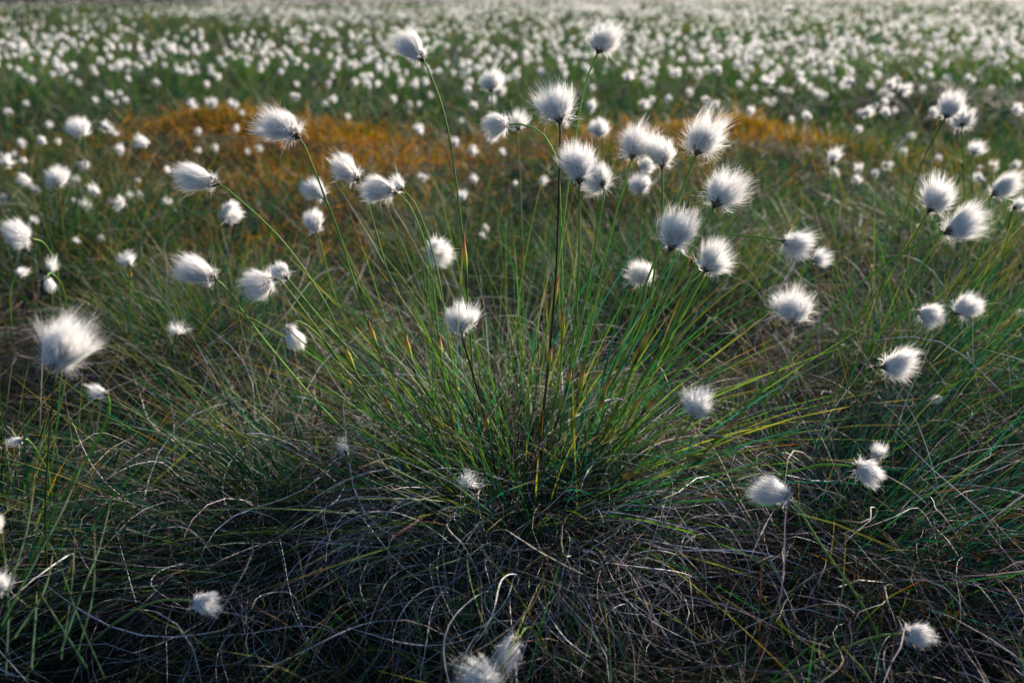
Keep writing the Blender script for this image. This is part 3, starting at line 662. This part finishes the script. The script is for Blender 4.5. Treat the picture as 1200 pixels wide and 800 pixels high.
# ------------------------------------------------------------------ rusty moss hummocks
def hummock(cx, cy, rx, ry, h, label):
    root = empty('moss_hummock', (cx, cy, float(H(cx, cy)))); tag(root, label, 'moss hummock', 'rusty moss hummocks')
    o0 = np.array(root.location)
    n = 3200; a = rng.uniform(0, math.tau, n); r = np.sqrt(rng.uniform(0, 1, n))
    wob = 1 + .18 * np.sin(3 * a + cx * 9) + .1 * np.sin(7 * a)
    x = cx + r * rx * np.cos(a) * wob; y = cy + r * ry * np.sin(a) * wob
    f = np.clip(1 - r ** 2.5, 0, 1)
    b = on_ground(x, y); b[:, 2] += h * f * (.35 + 1.2 * vnoise(x, y, 9, 3)) - .01
    v1 = blades(b, a + rng.normal(0, 1, n), np.radians(rng.uniform(0, 55, n)), rng.uniform(0, .8, n), rng.normal(0, .5, n), rng.uniform(.02, .06, n), np.full(n, .0017), pal(n, P_RUST + [(.04, .07, .02)], [3, 3, 4, 4, 7]), pal(n, P_RUST, [4, 5, 1, 3]), S=3, clampz=False)
    link('mossy_tufts', mesh_from('mossy_tufts', v1[0] - o0, v1[1], v1[2]), M_LEAF, root)
    na, nr = 40, 10; A, R = np.meshgrid(np.linspace(0, math.tau, na, endpoint=False), np.linspace(0, 1.05, nr), indexing='ij')
    W = 1 + .18 * np.sin(3 * A + cx * 9) + .1 * np.sin(7 * A)
    X = cx + R * rx * np.cos(A) * W; Y = cy + R * ry * np.sin(A) * W
    Z = H(X, Y) + h * np.clip(1 - R ** 2.5, -.1, 1) * (.35 + 1.2 * vnoise(X, Y, 9, 3)) - .012
    V = np.stack([X, Y, Z], -1).reshape(-1, 3) - o0
    i = np.arange(na)[:, None] * nr + np.arange(nr - 1)[None, :]; j = ((np.arange(na) + 1) % na)[:, None] * nr + np.arange(nr - 1)[None, :]
    Q = np.stack([i, i + 1, j + 1, j], -1).reshape(-1, 4)
    link('moss_cushion', mesh_from('moss_cushion', V, Q, np.tile(np.array([[.10, .06, .015]]), (len(V), 1)), True), M_DRY, root)
hummock(-1.12, 3.35, .30, .22, .035, 'broad rust-orange hummock behind the flame-shaped head')
hummock(-0.72, 3.45, .17, .15, .03, 'small orange hummock between the flame-shaped head and the tall stalk')
hummock(0.80, 3.3, .27, .2, .03, 'orange-brown hummock behind the large windswept head')
hummock(1.3, 3.15, .2, .18, .02, 'small yellow-green hummock right of the orange-brown one')

# ------------------------------------------------------------------ small plants
def sprig(x, y, t, h, label, n=4, heath=(.05, .09, .02)):
    P = px(x, y, t); P[2] = float(H(P[0], P[1]))
    root = empty('heather_sprig', P); tag(root, label, 'heather', 'heather sprigs in the grass')
    st = []; lv = []
    for i in range(n):
        a = rng.uniform(0, math.tau); th = rng.uniform(.05, .6); L_ = h * rng.uniform(.7, 1.1); m = 10; s = np.linspace(0, 1, m)
        q = np.stack([np.sin(th) * np.cos(a) * s * L_ + .004 * np.sin(s * 9 + i), np.sin(th) * np.sin(a) * s * L_, np.cos(th) * s * L_], -1)
        st.append(tube(q, .0009 * (1.2 - .8 * s), [(.10, .05, .03)] * m, 5))
        k = 90; u = rng.uniform(.3, 1, k); b = np.stack([np.interp(u, s, q[:, j]) for j in range(3)], -1)
        c = pal(k, [heath, (.09, .13, .03), (.30, .14, .12)], [5, 3, 1])
        lv.append(blades(b, rng.uniform(0, 6.3, k), rng.uniform(.3, 1.3, k), np.zeros(k), np.zeros(k), rng.uniform(.004, .009, k), np.full(k, .0009), c, c, S=3, clampz=False))
    v, q, c = merge(st); link('woody_stems', mesh_from('woody_stems', v, q, c, True), M_DRY, root)
    v, q, c = merge(lv); link('leaves', mesh_from('leaves', v, q, c), M_LEAF, root)
sprig(832, 470, .98, .085, 'green heather sprig right of the brown-hearted cotton head')
sprig(880, 450, 1.02, .075, 'leafy heather sprig under the wide shaggy cotton head')
sprig(1035, 640, .74, .07, 'dark heather sprig below the cotton heads low in the right grass')
sprig(1100, 690, .72, .07, 'heather sprig with brownish leaves near the lower right cotton head', heath=(.12, .06, .02))
sprig(1180, 620, .78, .08, 'rusty heather sprig at the right edge', heath=(.16, .07, .02))
sprig(120, 660, .66, .05, 'small heather sprig among the coarse blades at the lower left', heath=(.06, .06, .02))

def seedling(x, y, t, label, sz):
    P = px(x, y, t)
    g0 = float(H(P[0], P[1])); P[2] = g0 + .045; base = np.array([P[0], P[1], g0])
    root = empty('leafy_seedling', base); tag(root, label, 'plant', 'broad-leaved seedlings')
    hgt = max(P[2] - g0, .02)
    s = np.linspace(0, 1, 6)
    v, q, c = tube(np.stack([0 * s, 0 * s, s * hgt], -1), .0007 * np.ones(6), [(.05, .08, .03)] * 6, 5)
    link('stem', mesh_from('stem', v, q, c, True), M_STEM, root)
    for k, a in enumerate([0.15, 3.0, 4.6]):
        m = 7; u = np.linspace(0, 1, m); w = np.sin(u * math.pi * .93 + .1) ** .8 * sz * .42
        n_ = 5; vv = np.linspace(-1, 1, n_)
        U, VV = np.meshgrid(u, vv, indexing='ij')
        X = U * sz + .002; Yl = VV * w[:, None]; Z = .15 * sz * np.sin(U * 3) + .12 * sz * np.abs(VV) + .04 * sz * np.sin(U * 9)
        pts = np.stack([X * math.cos(a) - Yl * math.sin(a), X * math.sin(a) + Yl * math.cos(a), Z + hgt], -1).reshape(-1, 3)
        i = np.arange(m - 1)[:, None] * n_ + np.arange(n_ - 1)[None, :]
        Q = np.stack([i, i + 1, i + n_ + 1, i + n_], -1).reshape(-1, 4)
        link('leaf', mesh_from('leaf', pts, Q, np.tile(np.array([[.04, .13, .045]]), (len(pts), 1)), True), M_LEAF, root)
seedling(545, 620, .72, 'seedling with broad green leaves at the foot of the tussock under the spidery head', .02)
seedling(550, 716, .66, 'lower seedling with broad green leaves above the ragged cotton star', .018)

def dead_leaf(x, y, t, sz, col, label):
    P = px(x, y, t); P[2] = float(H(P[0], P[1])) + .02
    m = 8; u = np.linspace(0, 1, m); w = np.sin(u * math.pi) ** .7 * sz * .3
    vv = np.linspace(-1, 1, 5); U, VV = np.meshgrid(u, vv, indexing='ij')
    pts = np.stack([(U - .5) * sz, VV * w[:, None], .12 * sz * np.sin(U * 4) + .25 * sz * VV ** 2], -1).reshape(-1, 3)
    i = np.arange(m - 1)[:, None] * 5 + np.arange(4)[None, :]
    Q = np.stack([i, i + 1, i + 6, i + 5], -1).reshape(-1, 4)
    o = link('dead_leaf', mesh_from('dead_leaf', pts, Q, np.tile(np.array([col]), (len(pts), 1)), True), M_DRY); o.location = P
    o.rotation_euler = (.4, .2, rng.uniform(-.4, .4)); tag(o, label, 'leaf', 'dead leaves on the ground')
dead_leaf(148, 514, .80, .011, (.55, .35, .22), 'tiny pale orange leaf on dark litter right of the thick curved stalk')
dead_leaf(262, 780, .62, .03, (.22, .17, .14), 'curled grey-brown leaf near the bottom edge left of the ragged star')

# coarse blades standing in the lower left, drawn out one by one
root = empty('coarse_grass_plant', px(20, 790, .56)); tag(root, 'coarse upright grass with yellowed rough tips in the lower left corner', 'grass plant')
o0 = np.array(root.location)
for pth, w in [([(5, 760), (45, 680), (100, 520), (128, 470)], 0), ([(8, 690), (30, 620), (42, 552)], .0011), ([(0, 730), (40, 655), (75, 590), (98, 537)], .0014), ([(15, 745), (50, 690), (62, 642)], .0012),
               ([(70, 760), (95, 690), (115, 640), (130, 582)], .0013), ([(35, 780), (40, 720), (42, 690)], .0012), ([(90, 760), (108, 690), (110, 606)], .0009), ([(70, 770), (82, 690), (88, 612)], .0008),
               ([(100, 780), (72, 735), (45, 690)], .0012), ([(5, 790), (8, 700), (0, 600)], .001), ([(120, 790), (90, 720), (60, 640), (20, 590)], .0008)]:
    if not w: continue
    P = catmull([px(a, b, .56 + .03 * k) for k, (a, b) in enumerate(pth)], 16) - o0
    s = np.linspace(0, 1, 16); f = np.clip((s - .55) / .4, 0, 1)[:, None]
    cc = np.array([.035, .10, .04]) * (1 - f) + np.array([.24, .22, .10]) * f
    jag = 1 + .25 * np.sin(s * 60)
    v, q, c = tube(P, w * .62 * jag * np.clip((1.03 - s) * 2.2, .15, 1), cc, 5)
    link('blade', mesh_from('blade', v, q, c, True), M_LEAF, root)

# ------------------------------------------------------------------ far-off wood behind the bog
n = 420; tx = rng.uniform(-260, 300, n); ty = 185 + rng.uniform(0, 25, n) + np.abs(tx) * .1
pt = []
for i in range(n):
    h = rng.uniform(5, 11); m = 60
    u = rng.uniform(0.05, 1, m); r = (1 - u) ** .8 * h * .2 + .15; a = rng.uniform(0, 6.3, m)
    b = np.stack([tx[i] + r * .2 * np.cos(a), ty[i] + r * .2 * np.sin(a), u * h], -1)
    e_ = b + np.stack([r * np.cos(a), r * np.sin(a), -.25 * r], -1) * 1.1
    sd = np.stack([-np.sin(a), np.cos(a), 0 * a], -1) * (.35 * r + .15)[:, None]
    P = np.stack([b, (b + e_) / 2, e_], 1); W = np.array([[.3, 1, .1]]) * np.ones((m, 1))
    pt.append(strips(P, W, np.repeat(sd[:, None, :], 3, 1), np.tile(np.array([.02, .035, .016]), (m, 3, 1))))
    pt.append(tube([(tx[i], ty[i], -.5), (tx[i], ty[i], h)], [.18, .03], [(.05, .035, .025)] * 2, 5))
v, q, c = merge(pt)
o = link('forest', mesh_from('forest', v, q, c), M_DRY); tag(o, 'dark far-off pine wood along the horizon', 'forest', kind='stuff')

# ------------------------------------------------------------------ light
EL, AZ = math.radians(18), math.radians(46)      # azimuth clockwise from +Y
w = bpy.data.worlds.new('World'); scene.world = w; w.use_nodes = True
nt = w.node_tree; nt.nodes.clear()
sky = nt.nodes.new('ShaderNodeTexSky'); sky.sky_type = 'NISHITA'; sky.sun_disc = False
sky.sun_elevation = EL; sky.sun_rotation = AZ; sky.air_density = 1.0; sky.dust_density = .6; sky.ozone_density = 4.5
bg = nt.nodes.new('ShaderNodeBackground'); bg.inputs[1].default_value = 0.058
ow = nt.nodes.new('ShaderNodeOutputWorld')
nt.links.new(sky.outputs[0], bg.inputs[0]); nt.links.new(bg.outputs[0], ow.inputs[0])
sl = bpy.data.lights.new('sun', 'SUN'); sl.energy = 5.0; sl.angle = math.radians(.6); sl.color = (1, .88, .73)
so = bpy.data.objects.new('sun', sl); C.objects.link(so)
to = Vector((math.sin(AZ) * math.cos(EL), math.cos(AZ) * math.cos(EL), math.sin(EL)))
so.rotation_euler = to.to_track_quat('Z', 'Y').to_euler()

cd = bpy.data.cameras.new('camera'); cam = bpy.data.objects.new('camera', cd); C.objects.link(cam)
cd.sensor_width = 36; cd.lens = F / 1200 * 36; cd.clip_start = .02; cd.clip_end = 1500
cam.location = CAM; cam.rotation_euler = (math.pi / 2 - PITCH, 0, 0)
cam.matrix_basis = cam.matrix_basis @ Matrix.Rotation(math.radians(-.25), 4, 'Z')
cd.dof.use_dof = True; cd.dof.focus_distance = .79; cd.dof.aperture_fstop = 4.0; cd.dof.aperture_blades = 7
scene.camera = cam
scene.view_settings.view_transform = 'Standard'; scene.view_settings.look = 'None'
scene.view_settings.gamma = 1; scene.view_settings.exposure = 1.48
cy = scene.cycles
cy.max_bounces = 7; cy.diffuse_bounces = 5; cy.transmission_bounces = 5; cy.glossy_bounces = 2
cy.use_denoising = True; cy.denoiser = 'OPENIMAGEDENOISE'; cy.denoising_input_passes = 'RGB_ALBEDO_NORMAL'; cy.denoising_prefilter = 'ACCURATE'
cy.use_adaptive_sampling = False
cy.sample_clamp_indirect = 3; cy.sample_clamp_direct = 5
